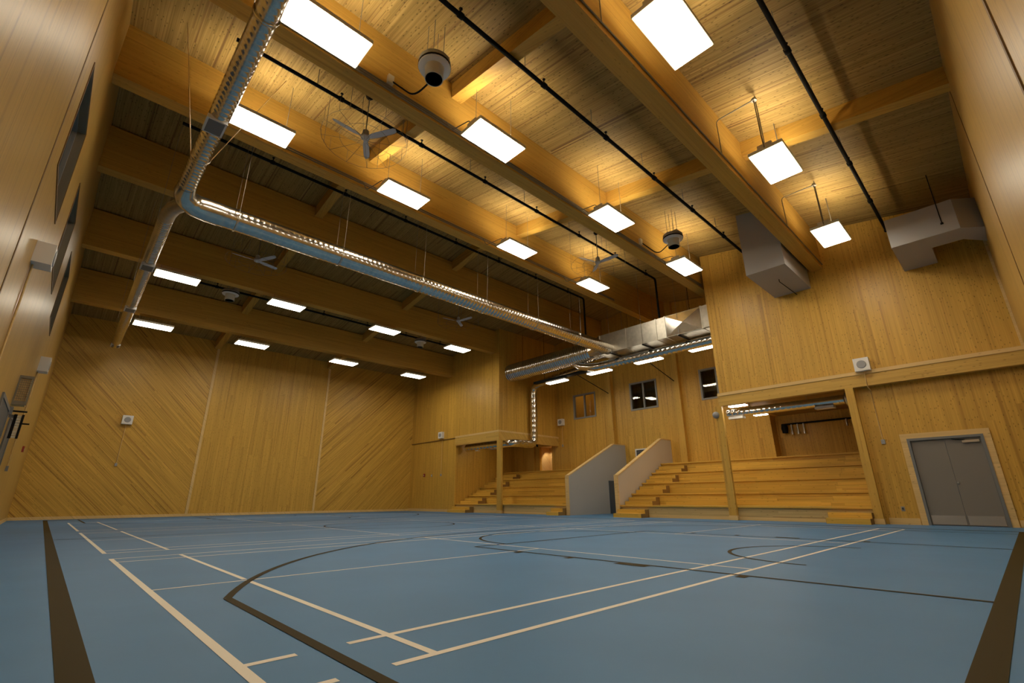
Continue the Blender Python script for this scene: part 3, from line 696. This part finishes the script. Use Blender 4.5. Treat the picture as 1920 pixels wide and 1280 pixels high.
# ------------------------------------------------------------------ loudspeakers with their cable conduits
def speaker(face, u, z, label, cable_to=None, s=.37, jog=None):
    """face: 'far' (y=YF), 'right' (x=XW..), number: x plane; 'left'"""
    dp = .20
    if face == 'far':
        t = thing('wall_speaker', label, 'speaker', (u, YF, z)); nrm = (0, -1, 0)
        MB().box(u-s/2, YF-dp, z-s/2, u+s/2, YF, z+s/2).build('cabinet', 'white', t); c = (u, YF-dp, z)
        cab = [(u, YF-.02, z-s/2), (u, YF-.02, cable_to)]; bx = ((u-.045, YF-.05, cable_to-.12), (u+.045, YF, cable_to))
    elif face == 'left':
        t = thing('wall_speaker', label, 'speaker', (XL, u, z)); nrm = (1, 0, 0)
        MB().box(XL, u-s/2, z-s/2, XL+dp, u+s/2, z+s/2).build('cabinet', 'white', t); c = (XL+dp, u, z)
        cab = [(XL+.018, u, z-s/2), (XL+.018, u, cable_to)]; bx = ((XL, u-.045, cable_to-.12), (XL+.05, u+.045, cable_to))
    else:
        X = face
        t = thing('wall_speaker', label, 'speaker', (X, u, z)); nrm = (-1, 0, 0)
        MB().box(X-dp, u-s/2, z-s/2, X, u+s/2, z+s/2).build('cabinet', 'white', t); c = (X-dp, u, z)
        Xc = jog[0] if jog else X
        cab = [(X-.018, u, z-s/2)]+([(X-.018-jog[2], u, z-s/2), (X-.018-jog[2], u, jog[1]), (Xc-.018, u, jog[1]-.06)] if jog else [])+[(Xc-.018, u, cable_to)]
        bx = ((Xc-.05, u-.045, cable_to-.12), (Xc, u+.045, cable_to))
    MB().lathe(c, [(.115, 0), (.115, .008), (.10, .012)], 24, nrm).build('speaker_grille', 'greyplastic', t)
    MB().tube(cab, .013, 6).build('cable_conduit', 'trim', t)
    MB().box(*bx[0], *bx[1]).build('outlet_box', 'greyplastic', t)
speaker('far', 1.97, 4.02, 'white square loudspeaker on the far wall diagonal boarding', 2.2)
speaker(XW+.03, 23.2, 4.24, 'white square loudspeaker on right wall near the far corner', 2.05)
speaker(XB, 17.85, 4.86, 'white square loudspeaker on recess wall beside the left window', 3.6)
speaker(XW-.005, 2.50, 4.29, 'white square loudspeaker on the block above ledge beam', 2.2, jog=(XD, 3.66, .06))
speaker('left', 8.62, 3.90, 'larger pale loudspeaker box on left wall below first window', 1.6, s=.30)
speaker('left', 16.8, 4.02, 'smaller pale loudspeaker box on left wall towards far wall', 1.5)

# ------------------------------------------------------------------ doors and fittings on the left wall
for k, (ya, yb) in ((3, (10.55, 12.46)), (4, (13.30, 14.50))):
    d = struct('door_%d' % k, MB().box(XL, ya, 0, XL+.025, ya+.06, 2.30).box(XL, yb-.06, 0, XL+.025, yb, 2.30).box(XL, ya+.06, 2.24, XL+.025, yb-.06, 2.30), 'doorframe')
    MB().box(XL, ya+.06, .01, XL+.012, yb-.06, 2.24).build('door_leaf', 'darkdoor', d)
for y, lb in ((12.52, 'nearer'), (14.56, 'farther')):
    t = thing('wall_bracket', '%s dark horizontal bracket arm over a door on left wall' % lb, 'bracket', (XL, y, 2.27), 'bracket arms on the left wall')
    MB().tube([(XL, y, 2.27), (XL+.25, y, 2.27)], .016, 8).build('arm', 'black', t)
    MB().box(XL, y-.05, 2.20, XL+.06, y+.05, 2.34).build('wall_plate', 'doorframe', t)
t = thing('wire_guard', 'pale wire guard box high on left wall beyond the doors', 'guard', (XL, 12.75, 2.68))
f_ = MB().box(XL, 12.58, 2.40, XL+.20, 12.61, 2.47).box(XL, 12.58, 2.90, XL+.20, 12.61, 2.95).box(XL, 12.58, 2.47, XL+.025, 12.61, 2.90).box(XL+.175, 12.58, 2.47, XL+.20, 12.61, 2.90)
f_.build('frame', 'conduit', t)
f_ = MB()
for k in range(1, 10): f_.box(XL+.02, 12.588, 2.47+k*.043, XL+.18, 12.592, 2.476+k*.043)
for k in range(1, 6): f_.box(XL+.02+k*.027, 12.588, 2.47, XL+.024+k*.027, 12.592, 2.90)
f_.build('wire_mesh', 'conduit', t)
MB().box(XL, 12.61, 2.42, XL+.17, 13.0, 2.93).build('guarded_box', 'trim', t)
t = thing('slatted_panel', 'narrow black edged slatted panel standing off left wall', 'panel', (XL, 13.0, 2.0))
for xa, xb in ((.07, .115), (.175, .21)): MB().box(XL+xa, 12.97, 1.82, XL+xb, 13.0, 2.27).build('side_rail', 'black', t)
f_ = MB()
for k in range(9): f_.box(XL+.115, 12.975, 1.83+k*.048, XL+.175, 12.99, 1.866+k*.048)
f_.build('slats', 'cream', t)
MB().box(XL, 12.98, 2.20, XL+.10, 13.0, 2.26).build('stand_off', 'doorframe', t)
t = thing('alarm_pull_station', 'small dark red alarm box on left wall near the far corner', 'alarm box', (XL, 21.6, 2.28))
MB().box(XL, 21.54, 2.16, XL+.05, 21.68, 2.34).build('body', 'red', t); MB().box(XL+.05, 21.58, 2.22, XL+.06, 21.64, 2.26).build('lever', 'white', t)
t = thing('alarm_pull_station', 'small dark red alarm box on right wall near far corner', 'alarm box', (XW+.03, 24.9, 2.0))
MB().box(XW-.02, 24.84, 1.94, XW+.03, 24.98, 2.12).build('body', 'red', t); MB().box(XW-.03, 24.88, 2.0, XW-.02, 24.94, 2.04).build('lever', 'white', t)
t = thing('wall_outlet', 'small steel outlet low on wall left of double door', 'outlet', (XD, 2.45, .38))
MB().box(XD-.008, 2.40, .33, XD, 2.48, .45).build('plate', 'steel', t); MB().box(XD-.012, 2.42, .36, XD-.008, 2.46, .42).build('socket', 'dark', t)
t = thing('wall_switch', 'small grey wall plate on right wall near far corner', 'switch', (XW+.03, 24.15, 1.98))
MB().box(XW+.015, 24.1, 1.92, XW+.03, 24.2, 2.06).build('plate', 'greyplastic', t); MB().box(XW+.01, 24.13, 1.96, XW+.015, 24.17, 2.02).build('rocker', 'white', t)
t = thing('wall_light', 'round bulkhead fitting on post beside the near bleacher', 'fitting', (XW-.03, 6.8, 3.4))
MB().lathe((XW-.03, 6.9, 3.40), [(.11, 0), (.12, -.03), (.10, -.09), (.03, -.12)], 20, (1, 0, 0)).build('body', 'greyplastic', t)
# brackets and coats of gear on the dark wall under the block
t = thing('sprinkler_valve_rack', 'black pipe with hanging steel valves on wall under block', 'valve rack', (XB+.5, 5.4, 3.4))
MB().tube([(XB+.5, 6.45, 3.52), (XB+.5, 3.9, 3.52)], .035, 8).build('header_pipe', 'black', t)
for k in range(3): MB().tube([(XB+.5, 6.1-k*.22, 3.52), (XB+.5, 6.1-k*.22, 3.18)], .03, 8).lathe((XB+.5, 6.1-k*.22, 3.1), [(.05, 0), (.05, .1)], 10).build('valve', 'steel', t)
MB().tube([(XB+.5, 4.2, 3.52), (XB+.5, 4.2, 3.25)], .035, 8).build('valve', 'steel', t)
MB().lathe((XB+.45, 6.35, 3.35), [(.10, -.18), (.13, 0), (.10, .18)], 14).build('pressure_tank', 'black', t)
MB().lathe((XB+.5, 3.8, 3.5), [(.08, -.1), (.12, 0), (.08, .1)], 14, (0, 1, 0)).build('alarm_bell', 'black', t)
t = thing('spot_lamp', 'small black spot lamp under the box before lit alcove', 'lamp', (20.2, 19.1, 3.6))
MB().lathe((20.2, 19.15, 3.62), [(.05, -.1), (.055, .12), (.02, .16)], 14, (-.5, 0, .86)).build('lamp_head', 'black', t)
MB().tube([(20.2, 19.15, 3.68), (20.2, 19.15, 3.80)], .012, 6).build('stem', 'black', t)
sp = bpy.data.lights.new('alcove_spot', 'SPOT'); sp.energy = 26; sp.color = (1, .80, .58); sp.spot_size = 1.6; sp.spot_blend = .5; sp.shadow_soft_size = .05
so = bpy.data.objects.new('alcove_spot', sp); COL.objects.link(so); so.location = (XB+.35, 19.2, 3.5)
so.rotation_euler = (math.radians(20), math.radians(-25), 0)
